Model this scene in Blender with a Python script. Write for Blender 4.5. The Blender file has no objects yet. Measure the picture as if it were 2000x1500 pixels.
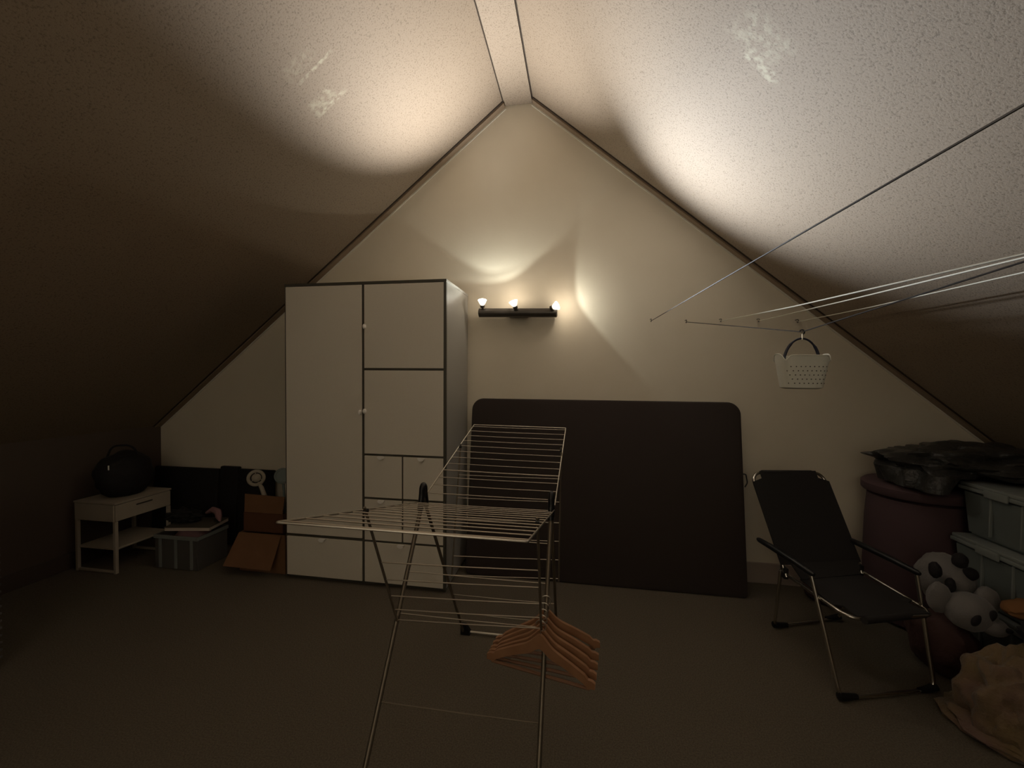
import bpy, bmesh, math, random
from mathutils import Vector, Matrix, noise
random.seed(7)
SC = bpy.context.scene
COL = SC.collection

# ------------------------------------------------------------------ camera
YAW, PIT, ROL, CAMH, FPX = .1642, -.022, .006, 1.5108, 800.94
cy, sy = math.cos(YAW), math.sin(YAW)
fw = Vector((-sy*math.cos(PIT), cy*math.cos(PIT), math.sin(PIT)))
rt = Vector((cy, sy, 0)); up = rt.cross(fw)
r2 = rt*math.cos(ROL) + up*math.sin(ROL); u2 = -rt*math.sin(ROL) + up*math.cos(ROL)
M = Matrix(((r2.x, u2.x, -fw.x, 0), (r2.y, u2.y, -fw.y, 0), (r2.z, u2.z, -fw.z, CAMH), (0, 0, 0, 1)))
cam = bpy.data.cameras.new('camera'); cam.sensor_width = 36; cam.lens = FPX*36/2000
cam.clip_start = .02
camo = bpy.data.objects.new('camera', cam); COL.objects.link(camo); camo.matrix_world = M
SC.camera = camo

# ------------------------------------------------------------------ world, exposure
W = bpy.data.worlds.new('world'); SC.world = W; W.use_nodes = True
W.node_tree.nodes['Background'].inputs[0].default_value = (.02, .02, .03, 1)
W.node_tree.nodes['Background'].inputs[1].default_value = .0
SC.view_settings.view_transform = 'Standard'; SC.view_settings.look = 'None'
SC.view_settings.gamma = 1; SC.view_settings.use_curve_mapping = False
SC.view_settings.exposure = 0.0
# strength (W) of the three reflector bulbs: wide spill and inner beam, (left, middle, right)
WIDE = (3.6, 3.6, 2.7)
CORE = (250.0, 1080.0, 250.0)  # middle beam is added frontal fill, bounced off the unseen front wall
AIM = ((.05, -.56, .83), (.06, -.97, .20), (.64, -.62, .43))   # where each inner beam points
GLOW = (0.08, 1.1, 1.1)                 # light that leaks sideways through each bulb's glass

# ------------------------------------------------------------------ materials
def lin(c):
    return tuple((x/12.92 if x <= .04045 else ((x+.055)/1.055)**2.4) for x in c)
def mat(name, col, rough=.6, metal=0., bump=None, speck=None, spec=.4, alpha=None, trans=0., sheen=0.):
    m = bpy.data.materials.new(name); m.use_nodes = True; nt = m.node_tree
    b = nt.nodes['Principled BSDF']
    b.inputs['Base Color'].default_value = (*col, 1); b.inputs['Roughness'].default_value = rough
    b.inputs['Metallic'].default_value = metal; b.inputs['Specular IOR Level'].default_value = spec
    if trans: b.inputs['Transmission Weight'].default_value = trans
    if sheen: b.inputs['Sheen Weight'].default_value = sheen
    if alpha: b.inputs['Alpha'].default_value = alpha
    tc = nt.nodes.new('ShaderNodeTexCoord')
    if speck:     # (scale, dark colour, amount)
        n = nt.nodes.new('ShaderNodeTexNoise'); n.inputs['Scale'].default_value = speck[0]
        n.inputs['Detail'].default_value = 3
        r = nt.nodes.new('ShaderNodeValToRGB')
        r.color_ramp.elements[0].position = .5-speck[2]; r.color_ramp.elements[1].position = .5+speck[2]
        r.color_ramp.elements[0].color = (*speck[1], 1); r.color_ramp.elements[1].color = (*col, 1)
        nt.links.new(tc.outputs['Object'], n.inputs['Vector']); nt.links.new(n.outputs['Fac'], r.inputs['Fac'])
        nt.links.new(r.outputs['Color'], b.inputs['Base Color'])
    if bump:      # (scale, strength, distance)
        n = nt.nodes.new('ShaderNodeTexNoise'); n.inputs['Scale'].default_value = bump[0]
        n.inputs['Detail'].default_value = 4; n.inputs['Roughness'].default_value = .6
        bp = nt.nodes.new('ShaderNodeBump'); bp.inputs['Strength'].default_value = bump[1]
        bp.inputs['Distance'].default_value = bump[2]
        nt.links.new(tc.outputs['Object'], n.inputs['Vector']); nt.links.new(n.outputs['Fac'], bp.inputs['Height'])
        nt.links.new(bp.outputs['Normal'], b.inputs['Normal'])
    return m

MT = {}
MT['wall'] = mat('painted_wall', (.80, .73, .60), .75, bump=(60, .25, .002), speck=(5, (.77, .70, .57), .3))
MT['side_wall'] = mat('side_wall', (.10, .075, .06), .8, bump=(60, .25, .002))  # shade of the dark room sides put into the wall colour
MT['carpet'] = mat('carpet', (.19, .165, .13), 1., bump=(420, .8, .004), speck=(160, (.13, .11, .085), .16), spec=.1)
MT['trim'] = mat('brown_trim', (.26, .185, .12), .5, bump=(30, .1, .001))
MT['caulk'] = mat('white_caulk', (.75, .72, .62), .5)
MT['gap'] = mat('dark_gap', (.045, .03, .02), .8)
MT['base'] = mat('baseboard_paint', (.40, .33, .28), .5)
MT['base2'] = mat('shaded_baseboard_paint', (.08, .06, .05), .5)  # same baseboard, with the left corner's shade put into its colour
MT['front'] = mat('white_lacquer', (.80, .75, .65), .55, speck=(240, (.76, .71, .62), .2))
MT['grey'] = mat('grey_lacquer', (.42, .41, .38), .45)
MT['edge'] = mat('dark_grey_edge', (.075, .07, .055), .5)
MT['knob'] = mat('pale_knob', (.98, .96, .92), .3, spec=.6)
MT['mattress'] = mat('dark_brown_cover', (.048, .038, .035), .85, bump=(220, .4, .002), spec=.15)
MT['black'] = mat('black_plastic', (.012, .012, .013), .35)
MT['blackm'] = mat('black_matte', (.014, .013, .014), .8, bump=(40, .4, .004))
MT['lampbar'] = mat('lamp_bar_metal', (.10, .09, .08), .35, .6)
MT['steel'] = mat('rack_steel', (.50, .46, .40), .35, .9)
MT['rackleg'] = mat('rack_leg_steel', (.20, .17, .13), .4, .7)
MT['chrome'] = mat('chrome', (.62, .59, .53), .22, 1.)
MT['chairfab'] = mat('black_chair_mesh', (.022, .020, .020), .8, bump=(500, .4, .001))
MT['wood'] = mat('hanger_wood', (.36, .19, .10), .5, speck=(14, (.27, .13, .065), .3), bump=(30, .1, .001))
MT['woodbar'] = mat('hanger_bar_wood', (.22, .11, .06), .5)
MT['cord'] = mat('white_cord', (.72, .68, .56), .5)
MT['cordt'] = mat('tan_cord', (.09, .07, .055), .6)
MT['cordb'] = mat('dark_cord', (.05, .04, .035), .6)
MT['basket'] = mat('translucent_white_plastic', (.74, .74, .66), .4)
MT['navy'] = mat('navy_plastic', (.012, .013, .035), .35)
MT['card'] = mat('cardboard', (.22, .11, .055), .85, bump=(80, .2, .001), speck=(9, (.19, .095, .047), .3))
MT['cardin'] = mat('cardboard_inside', (.13, .055, .028), .9)
MT['cream'] = mat('cream_plastic', (.45, .41, .33), .45)
MT['tablew'] = mat('off_white_paint', (.46, .41, .33), .5)
MT['bluegrey'] = mat('pale_green_disc', (.22, .26, .25), .5)
MT['paper'] = mat('paper', (.60, .52, .44), .8)
MT['pinkcl'] = mat('dusty_pink_cloth', (.36, .20, .22), .9, bump=(60, .5, .004))
MT['crate'] = mat('clear_crate_plastic', (.10, .095, .09), .4)
MT['boxpl'] = mat('frosted_box_plastic', (.13, .15, .145), .35)
MT['boxrim'] = mat('frosted_box_rim', (.22, .24, .23), .3)
MT['film'] = mat('dark_plastic_wrap', (.035, .034, .032), .35, bump=(9, .8, .03))
MT['pouf'] = mat('dusty_rose_fabric', (.085, .05, .056), .85, bump=(120, .4, .003))
MT['orange'] = mat('orange_brown_cloth', (.20, .09, .03), .9, bump=(40, .5, .005))
MT['fluff'] = mat('beige_pink_fleece', (.17, .105, .082), .95, bump=(35, .8, .012), speck=(7, (.17, .12, .055), .2), sheen=.2)
MT['maroon'] = mat('maroon_fleece', (.085, .045, .042), .95, bump=(30, .7, .01))
MT['plush'] = mat('grey_white_plush', (.17, .16, .155), .95, bump=(90, .6, .005), sheen=.2)
MT['plushb'] = mat('black_plush', (.015, .013, .015), .9, bump=(90, .6, .004))

def ceiling_mat():
    """woodchip-textured beige ceiling with a few pale patches"""
    m = mat('woodchip_ceiling', (.30, .225, .155), .72, spec=.3); nt = m.node_tree; b = nt.nodes['Principled BSDF']
    N = nt.nodes.new; L = nt.links.new
    tc = N('ShaderNodeTexCoord')
    n1 = N('ShaderNodeTexNoise'); n1.inputs['Scale'].default_value = 120; n1.inputs['Detail'].default_value = 5
    n1.inputs['Roughness'].default_value = .65
    L(tc.outputs['Object'], n1.inputs['Vector'])
    bm_ = N('ShaderNodeBump'); bm_.inputs['Strength'].default_value = .5; bm_.inputs['Distance'].default_value = .004
    L(n1.outputs['Fac'], bm_.inputs['Height']); L(bm_.outputs['Normal'], b.inputs['Normal'])
    r = N('ShaderNodeValToRGB'); r.color_ramp.elements[0].position = .36; r.color_ramp.elements[1].position = .47
    r.color_ramp.elements[0].color = (.19, .14, .095, 1); r.color_ramp.elements[1].color = (.30, .228, .16, 1)
    L(n1.outputs['Fac'], r.inputs['Fac'])
    # pale patches: boxes in world coordinates, broken up by noise
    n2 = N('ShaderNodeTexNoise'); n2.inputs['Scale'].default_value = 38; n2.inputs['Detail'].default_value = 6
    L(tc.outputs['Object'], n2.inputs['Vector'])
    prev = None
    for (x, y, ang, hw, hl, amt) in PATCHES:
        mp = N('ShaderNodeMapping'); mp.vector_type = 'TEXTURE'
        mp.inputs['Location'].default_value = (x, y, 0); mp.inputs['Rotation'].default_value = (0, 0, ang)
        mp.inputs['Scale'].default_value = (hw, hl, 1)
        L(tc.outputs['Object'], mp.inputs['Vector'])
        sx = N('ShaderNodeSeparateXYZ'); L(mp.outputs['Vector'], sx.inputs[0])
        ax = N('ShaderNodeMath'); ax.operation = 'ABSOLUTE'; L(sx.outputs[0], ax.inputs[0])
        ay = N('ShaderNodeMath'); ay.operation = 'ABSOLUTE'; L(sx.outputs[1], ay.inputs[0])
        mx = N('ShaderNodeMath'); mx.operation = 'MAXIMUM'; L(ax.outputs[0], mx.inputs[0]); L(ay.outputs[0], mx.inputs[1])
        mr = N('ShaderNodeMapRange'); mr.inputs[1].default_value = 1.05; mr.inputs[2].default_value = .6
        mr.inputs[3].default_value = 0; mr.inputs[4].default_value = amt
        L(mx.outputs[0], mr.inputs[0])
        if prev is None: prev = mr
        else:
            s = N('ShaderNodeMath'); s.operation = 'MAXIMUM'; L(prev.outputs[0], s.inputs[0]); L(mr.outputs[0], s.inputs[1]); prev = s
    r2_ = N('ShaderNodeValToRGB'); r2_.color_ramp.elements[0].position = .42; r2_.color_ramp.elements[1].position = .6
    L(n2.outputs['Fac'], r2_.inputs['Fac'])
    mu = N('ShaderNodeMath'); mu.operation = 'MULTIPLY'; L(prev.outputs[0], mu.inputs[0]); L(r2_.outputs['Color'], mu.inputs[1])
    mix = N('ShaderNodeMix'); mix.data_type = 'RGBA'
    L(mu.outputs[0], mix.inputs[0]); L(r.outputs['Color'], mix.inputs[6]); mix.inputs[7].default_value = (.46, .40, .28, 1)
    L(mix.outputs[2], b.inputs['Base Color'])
    return m
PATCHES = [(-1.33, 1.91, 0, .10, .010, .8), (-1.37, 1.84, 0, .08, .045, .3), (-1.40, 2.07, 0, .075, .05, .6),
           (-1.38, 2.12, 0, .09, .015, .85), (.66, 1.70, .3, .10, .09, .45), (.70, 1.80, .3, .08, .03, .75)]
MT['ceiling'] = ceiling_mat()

# ------------------------------------------------------------------ helpers
def tag(o, label=None, cat=None, group=None, kind=None):
    if label: o['label'] = label
    if cat: o['category'] = cat
    if group: o['group'] = group
    if kind: o['kind'] = kind
    return o
def empty(name, loc, rz=0, label=None, cat=None, group=None):
    o = bpy.data.objects.new(name, None); COL.objects.link(o); o.location = loc; o.rotation_euler = (0, 0, rz)
    o.empty_display_size = .05
    return tag(o, label, cat, group)
class MB:
    """collects shapes (world coordinates) in one bmesh; build() links them as one mesh object"""
    def __init__(s): s.bm = bmesh.new()
    def _add(s, vs, fs):
        v = [s.bm.verts.new(p) for p in vs]
        for f in fs:
            try: s.bm.faces.new([v[i] for i in f])
            except ValueError: pass
        return v
    def box(s, a, b, bev=0., seg=2, mtx=None):
        a, b = Vector(a), Vector(b); t = bmesh.new()
        bmesh.ops.create_cube(t, size=1)
        for v in t.verts:
            v.co = Vector([(a[i]+b[i])/2 + v.co[i]*(b[i]-a[i]) for i in range(3)])
        if bev: bmesh.ops.bevel(t, geom=t.edges[:], offset=bev, segments=seg, affect='EDGES', profile=.5)
        if mtx is not None: bmesh.ops.transform(t, matrix=mtx, verts=t.verts)
        s.merge(t); return s
    def merge(s, t):
        me = bpy.data.meshes.new('tmp'); t.to_mesh(me); t.free(); s.bm.from_mesh(me); bpy.data.meshes.remove(me)
    def tube(s, pts, r, n=8, closed=False):
        pts = [Vector(p) for p in pts]; k = len(pts); rr = r if isinstance(r, (list, tuple)) else [r]*k
        T = []
        for i in range(k):
            a = pts[(i-1) % k] if (closed or i > 0) else pts[i]; b = pts[(i+1) % k] if (closed or i < k-1) else pts[i]
            T.append((b-a).normalized())
        nrm = T[0].orthogonal().normalized(); rings = []
        for i in range(k):
            nrm = (nrm - T[i]*nrm.dot(T[i])).normalized(); bn = T[i].cross(nrm)
            rings.append([s.bm.verts.new(pts[i] + (nrm*math.cos(2*math.pi*j/n) + bn*math.sin(2*math.pi*j/n))*rr[i]) for j in range(n)])
        for i in range(k if closed else k-1):
            A, B = rings[i], rings[(i+1) % k]
            for j in range(n): s.bm.faces.new((A[j], A[(j+1) % n], B[(j+1) % n], B[j]))
        if not closed: s.bm.faces.new(rings[0][::-1]); s.bm.faces.new(rings[-1])
        return s
    def prism(s, poly, off):
        """closed planar polygon (3D points) extruded by vector off"""
        off = Vector(off); n = len(poly)
        a = [s.bm.verts.new(Vector(p)) for p in poly]; b = [s.bm.verts.new(Vector(p)+off) for p in poly]
        s.bm.faces.new(a[::-1]); s.bm.faces.new(b)
        for i in range(n): s.bm.faces.new((a[i], a[(i+1) % n], b[(i+1) % n], b[i]))
        return s
    def lathe(s, prof, c, axis=(0, 0, 1), n=24):
        ax = Vector(axis).normalized(); e1 = ax.orthogonal().normalized(); e2 = ax.cross(e1); c = Vector(c); rings = []
        for (r, h) in prof:
            rings.append([s.bm.verts.new(c + ax*h + (e1*math.cos(2*math.pi*j/n)+e2*math.sin(2*math.pi*j/n))*max(r, 1e-4)) for j in range(n)])
        for A, B in zip(rings, rings[1:]):
            for j in range(n): s.bm.faces.new((A[j], A[(j+1) % n], B[(j+1) % n], B[j]))
        s.bm.faces.new(rings[0][::-1]); s.bm.faces.new(rings[-1])
        return s
    def blob(s, c, r, sub=4, amp=.2, freq=3., seed=0, flat=None, mtx=None):
        t = bmesh.new(); bmesh.ops.create_icosphere(t, subdivisions=sub, radius=1)
        r = Vector(r); c = Vector(c)
        for v in t.verts:
            d = 1 + amp*noise.noise(v.co*freq + Vector((seed, seed*1.7, 0))) + amp*.5*noise.noise(v.co*freq*2.3 + Vector((0, seed, 4)))
            p = Vector((v.co.x*r.x, v.co.y*r.y, v.co.z*r.z))*d
            if mtx is not None: p = mtx @ p
            v.co = p + c
            if flat is not None and v.co.z < flat: v.co.z = flat + (v.co.z-flat)*.02
        s.merge(t); return s
    def build(s, name, m, parent=None, smooth=False, label=None, kind=None):
        bmesh.ops.recalc_face_normals(s.bm, faces=s.bm.faces[:])
        me = bpy.data.meshes.new(name); s.bm.to_mesh(me); s.bm.free()
        me.materials.append(MT[m] if isinstance(m, str) else m)
        if smooth:
            for p in me.polygons: p.use_smooth = True
            me.set_sharp_from_angle(angle=math.radians(40))
        o = bpy.data.objects.new(name, me); COL.objects.link(o)
        if parent is not None:
            root = parent; mw = Matrix.Identity(4)
            while root is not None: mw = root.matrix_basis @ mw; root = root.parent
            o.parent = parent; me.transform(mw.inverted())
        return tag(o, label, kind=kind)
def arc(c, e1, e2, r, a0, a1, n):
    c, e1, e2 = Vector(c), Vector(e1), Vector(e2)
    return [c + (e1*math.cos(a0+(a1-a0)*i/n) + e2*math.sin(a0+(a1-a0)*i/n))*r for i in range(n+1)]
def rounded(pts, rad, n=6):
    """polyline with its inner corners rounded"""
    P = [Vector(p) for p in pts]; out = [P[0]]
    for i in range(1, len(P)-1):
        a, b, c = P[i-1], P[i], P[i+1]; u = (a-b).normalized(); v = (c-b).normalized()
        d = min(rad, (a-b).length*.49, (c-b).length*.49); p, q = b+u*d, b+v*d
        for k in range(n+1):
            t = k/n; out.append(p*(1-t)**2 + b*2*t*(1-t) + q*t*t)
    return out + [P[-1]]

# ================================================================== SETTING
D = 3.2348; YF = -2.2                       # back wall, wall behind the camera
RL, RR, RZ = -.5935, -.3847, 3.6476         # ridge strip
SL, SR = .8038, .8308                       # roof slopes
KX, KX2 = -3.861, 2.90
KZ = RZ - SL*(RL-KX); KZ2 = RZ - SR*(KX2-RR)
MB().box((KX-.1, YF-.1, -.08), (KX2+.1, D+.1, 0)).build('floor', 'carpet')['kind'] = 'structure'
gable = [(KX-.05, D, 0), (KX2+.05, D, 0), (KX2+.05, D, KZ2+.1), (RR, D, RZ+.12), (RL, D, RZ+.12), (KX-.05, D, KZ+.1)]
MB().prism(gable, (0, .08, 0)).build('wall_back', 'wall')['kind'] = 'structure'
MB().prism([(x, YF, z) for x, y, z in gable], (0, -.08, 0)).build('wall_front', 'wall')['kind'] = 'structure'
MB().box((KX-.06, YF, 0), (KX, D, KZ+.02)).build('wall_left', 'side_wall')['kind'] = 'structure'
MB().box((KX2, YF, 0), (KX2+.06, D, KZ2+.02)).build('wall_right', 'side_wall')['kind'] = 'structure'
c = MB()
c.prism([(RL, YF, RZ), (KX, YF, KZ), (KX, YF, KZ+.07), (RL, YF, RZ+.07)], (0, D-YF, 0))
c.prism([(RR, YF, RZ), (KX2, YF, KZ2), (KX2, YF, KZ2+.07), (RR, YF, RZ+.07)], (0, D-YF, 0))
c.prism([(RL-.03, YF, RZ+.045), (RR+.03, YF, RZ+.045), (RR+.03, YF, RZ+.09), (RL-.03, YF, RZ+.09)], (0, D-YF, 0))
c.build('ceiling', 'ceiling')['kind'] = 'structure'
# ridge board, a hair below the slopes, with its open joints either side
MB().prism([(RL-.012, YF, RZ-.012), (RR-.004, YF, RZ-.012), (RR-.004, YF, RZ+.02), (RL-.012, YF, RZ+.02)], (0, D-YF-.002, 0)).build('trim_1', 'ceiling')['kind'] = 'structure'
MB().prism([(RR-.002, YF, RZ-.003), (RR+.006, YF, RZ-.009), (RR+.008, YF, RZ+.01), (RR-.002, YF, RZ+.01)], (0, D-YF-.002, 0)).build('trim_2', 'gap')['kind'] = 'structure'
MB().prism([(RL-.020, YF, RZ-.019), (RL-.014, YF, RZ-.014), (RL-.014, YF, RZ+.01), (RL-.020, YF, RZ+.01)], (0, D-YF-.002, 0)).build('trim_3', 'gap')['kind'] = 'structure'
def slope_strip(nm, x0, z0, x1, z1, d0, th, w, m, y1):
    """strip lying under a slope: runs from (x0,z0) to (x1,z1), th thick, from y1-w to y1"""
    a = Vector((x0, 0, z0)); b = Vector((x1, 0, z1)); t = (b-a).normalized(); n = Vector((t.z, 0, -t.x))
    if n.z > 0: n = -n
    a2, b2 = a+n*th, b+n*th; a1, b1 = a+n*d0, b+n*d0
    o = MB().prism([(p.x, y1-w, p.z) for p in (a1, b1, b2, a2)], (0, w, 0)).build(nm, m); o['kind'] = 'structure'
slope_strip('trim_4', RL-.02, RZ-.02*SL, KX, KZ, 0, .016, .055, 'trim', D-.004)
slope_strip('trim_5', RR+.01, RZ-.01*SR, KX2, KZ2, 0, .016, .055, 'trim', D-.004)
slope_strip('trim_6', RL-.02, RZ-.02*SL, KX, KZ, 0, .006, .012, 'gap', D-.0595)
slope_strip('trim_7', RR+.01, RZ-.01*SR, KX2, KZ2, 0, .006, .012, 'gap', D-.0595)
slope_strip('trim_8', RL-.02, RZ-.02*SL, KX, KZ, .006, .027, .0050, 'caulk', D)
slope_strip('trim_9', RR+.01, RZ-.01*SR, KX2, KZ2, .006, .027, .0050, 'caulk', D)
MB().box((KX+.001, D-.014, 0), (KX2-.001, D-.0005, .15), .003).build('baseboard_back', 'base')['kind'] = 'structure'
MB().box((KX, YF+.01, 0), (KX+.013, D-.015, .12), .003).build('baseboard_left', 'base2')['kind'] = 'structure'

# ================================================================== SPOT LAMP ON THE BACK WALL
glow = bpy.data.materials.new('lit_bulb_glass'); glow.use_nodes = True
b_ = glow.node_tree.nodes['Principled BSDF']; b_.inputs['Emission Color'].default_value = (1, .95, .85, 1); b_.inputs['Emission Strength'].default_value = 30
glow2 = bpy.data.materials.new('lit_bulb_rim'); glow2.use_nodes = True
b_ = glow2.node_tree.nodes['Principled BSDF']; b_.inputs['Base Color'].default_value = (.8, .78, .7, 1)
b_.inputs['Emission Color'].default_value = (1, .86, .66, 1); b_.inputs['Emission Strength'].default_value = 3.0
glow3 = bpy.data.materials.new('lit_reflector_glass'); glow3.use_nodes = True
b_ = glow3.node_tree.nodes['Principled BSDF']; b_.inputs['Base Color'].default_value = (.7, .68, .6, 1)
b_.inputs['Emission Color'].default_value = (1, .88, .70, 1); b_.inputs['Emission Strength'].default_value = 1.6
lamp = empty('spot_lamp', (-.48, D, 2.0), label='dark metal wall bar with three lit reflector spots, above the leaning mattress', cat='wall lamp')
m_ = MB(); m_.tube([(-.79, D-.085, 1.998), (-.785, D-.085, 1.998), (-.18, D-.085, 1.987), (-.175, D-.085, 1.987)], [.026, .035, .035, .026], 16); m_.build('bar', 'lampbar', lamp, True)
m_ = MB(); m_.box((-.56, D-.085, 1.965), (-.40, D-.001, 2.02), .008); m_.build('wall_mount', 'lampbar', lamp, True)
spots = [((-.749, 3.095, 2.083), (.087, -.492, .866), 64), ((-.505, 3.086, 2.066), (-.28, -.45, .85), 68), ((-.175, 3.09, 2.031), (.88, -.356, .31), 69)]
for i, (p, a, th) in enumerate(spots):
    p = Vector(p); a = Vector(a).normalized()
    foot = Vector((p.x, D-.085, 2.0)) if i < 2 else Vector((-.21, D-.085, 1.99))
    h = MB(); bk = p - a*.055
    h.tube(rounded([foot, foot + (bk-foot)*.5 + Vector((0, -.005, .004)), bk], .01), .007, 8); 
    h.lathe([(.012, -.058), (.018, -.055), (.018, -.036), (.012, -.034)], p, a, 24)
    ho = h.build('spot_head', 'lampbar', lamp, True)
    MB().lathe([(.015, -.035), (.022, -.025), (.030, -.008), (.0335, .0), (.030, .002)], p, a, 24).build('reflector', glow3, ho, True)
    MB().lathe([(.0335, .0022), (.0335, .005), (.027, .006), (.026, .0022)], p, a, 24).build('bulb_rim', glow2, ho, True)
    MB().lathe([(.026, .001), (.024, .006), (.012, .009), (.002, .010)], p, a, 24).build('bulb', glow, ho, True)
    for nm, en, ang, bl, colr, rad in (('wide_beam', WIDE[i], 2*th, .05, (.93, .97, .88), .018), ('inner_beam', CORE[i], (92, 60, 86)[i], 1., ((.95, .98, 1), (1, .97, .9), (.82, .93, 1.06))[i], .02)):
        if en <= 0: continue
        l = bpy.data.lights.new(nm, 'SPOT'); l.energy = en; l.spot_size = math.radians(ang); l.spot_blend = bl
        l.color = colr; l.shadow_soft_size = rad
        lo = bpy.data.objects.new(nm, l); COL.objects.link(lo)
        d_ = a if nm == 'wide_beam' else Vector(AIM[i]).normalized()
        lo.matrix_world = Matrix.Translation(p + a*.03) @ d_.to_track_quat('-Z', 'Y').to_matrix().to_4x4()
    l = bpy.data.lights.new('bulb_glow', 'POINT'); l.energy = GLOW[i]; l.color = (1, .85, .66); l.shadow_soft_size = .02
    lo = bpy.data.objects.new('bulb_glow', l); COL.objects.link(lo); lo.location = p + a*.035

# ================================================================== WARDROBE
WX, WY, WH = -2.1215, 2.682, 2.16
w = empty('wardrobe', (WX+.61, WY+.275, 0), label='tall white and grey wardrobe with doors and drawers against the back wall', cat='wardrobe')
XR = WX+1.22; YB = WY+.545
b = MB(); b.box((WX, WY+.02, .025), (WX+.016, YB, WH-.018), .001); b.build('side_panel', 'grey', w)
b = MB(); b.box((XR-.016, WY+.02, .025), (XR, YB, WH-.018), .001); b.build('side_panel', 'grey', w)
b = MB(); b.box((WX-.002, WY+.004, WH-.018), (XR+.002, YB, WH), .001); b.build('top_panel', 'grey', w)
b = MB(); b.box((WX+.016, YB-.008, .03), (XR-.016, YB, WH-.02)); b.build('back_panel', 'grey', w)
b = MB(); b.box((WX+.016, WY+.03, .03), (XR-.016, YB-.01, .046)); b.build('bottom_panel', 'grey', w)
b = MB()
b.box((WX-.002, WY, WH-.019), (XR+.002, WY+.0045, WH)); b.box((XR-.017, WY+.001, .02), (XR+.001, WY+.0195, WH-.019))
b.box((WX-.001, WY+.001, .02), (WX+.006, WY+.0195, WH-.019))
for x in (-1.51,): b.box((x-.010, WY+.006, .02), (x+.010, WY+.35, WH-.02))
for z, x0, x1 in ((.327, WX, XR), (.633, -1.51, XR), (.942, -1.51, XR), (1.545, -1.51, XR)):
    b.box((x0+.006, WY+.007, z-.008), (x1-.016, WY+.35, z+.008))
b.box((-1.215-.006, WY+.008, .33), (-1.215+.006, WY+.35, .94)); b.box((WX+.005, WY+.03, .0), (XR-.005, WY+.045, .03))
b.box((WX+.005, YB-.05, .0), (XR-.005, YB-.03, .03))
b.build('frame_edge', 'edge', w, label='dark grey front edges')
def front(x0, z0, x1, z1, nm, kx, kz, vert):
    o = MB().box((x0, WY-.001, z0), (x1, WY+.018, z1), .0015, 1).build(nm, 'front', w)
    k = MB()
    if vert: k.lathe([(.018, 0), (.018, .014), (.014, .020), (.004, .023)], (kx, WY-.001, kz), (0, -1, 0), 18)
    else:
        k.prism([(kx+.024*math.cos(t), WY-.001, kz-.020*math.sin(t)) for t in [math.pi*i/12 for i in range(13)]], (0, -.024, 0))
    if vert: 
        for v in k.bm.verts: v.co.x = kx + (v.co.x-kx)*.55
    k.build('knob', 'knob', o, True)
g = .006
front(WX+.006, .335+g, -1.520, WH-.022, 'door', -1.530, 1.24, True)
front(-1.500, 1.553, XR-.017, WH-.022, 'door', -1.494, 1.844, True)
front(-1.500, .950, XR-.017, 1.537, 'door', -1.494, 1.249, True)
front(-1.500, .641, -1.221, .934, 'drawer', -1.368, .934, False)
front(-1.209, .641, XR-.017, .934, 'drawer', -1.072, .934, False)
front(-1.500, .335, -1.221, .625, 'drawer', -1.368, .625, False)
front(-1.209, .335, XR-.017, .625, 'drawer', -1.072, .625, False)
front(WX+.006, .034, -1.520, .319, 'drawer', -1.824, .319, False)
front(-1.500, .034, XR-.017, .319, 'drawer', -1.222, .319, False)

# ================================================================== LEANING MATTRESS
X0, X1, LZ = -.845, 1.143, 1.335
yb, yt = 2.972, 3.172
def rrect(x0, x1, h, r, n=8):
    P = []
    for (cx, cz, a0) in ((x1-r, h-r, 0), (x0+r, h-r, 90), (x0+.03, .03, 180), (x1-.03, .03, 270)):
        rad = r if cz > .5 else .03
        for i in range(n+1):
            t = math.radians(a0 + 90*i/n); P.append((cx+rad*math.cos(t), cz+rad*math.sin(t)))
    return P
sl_ = Vector((0, yt-yb, 1.318)).normalized(); nn = Vector((0, sl_.z, -sl_.y))
def mp(x, s, d): return Vector((x, yb, 0)) + sl_*s + nn*d + Vector((0, 0, .002))
t = bmesh.new(); PR = rrect(X0, X1, LZ, .085)
rings = []
for inset, d in ((.014, .0), (.004, .004), (0, .014), (0, .040), (.004, .050), (.014, .054)):
    R_ = []
    for (x, s) in PR:
        cx, cs = (X0+X1)/2, LZ/2
        R_.append(t.verts.new(mp(x + (inset if x < cx else -inset), s + (inset if s < cs else -inset), d)))
    rings.append(R_)
for A, B in zip(rings, rings[1:]):
    n = len(A)
    for j in range(n): t.faces.new((A[j], A[(j+1) % n], B[(j+1) % n], B[j]))
t.faces.new(rings[0]); t.faces.new(rings[-1][::-1])
mo = empty('mattress', (.15, 3.0, 0), label='large dark brown mattress with rounded top corners leaning on the back wall', cat='mattress')
q = MB(); q.merge(t); q.build('cover', 'mattress', mo, True)
zz = MB(); zz.tube([mp(x, s, .027) for (x, s) in PR], .004, 6, True); zz.build('piping', 'blackm', mo, True)
# small pull strap at the right edge
zz = MB(); zz.tube(rounded([mp(X1-.002, .83, .02), mp(X1+.02, .83, .02), mp(X1+.028, .77, .02), mp(X1+.010, .74, .02)], .01), .004, 6)
zz.build('strap', 'black', mo, True)

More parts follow.
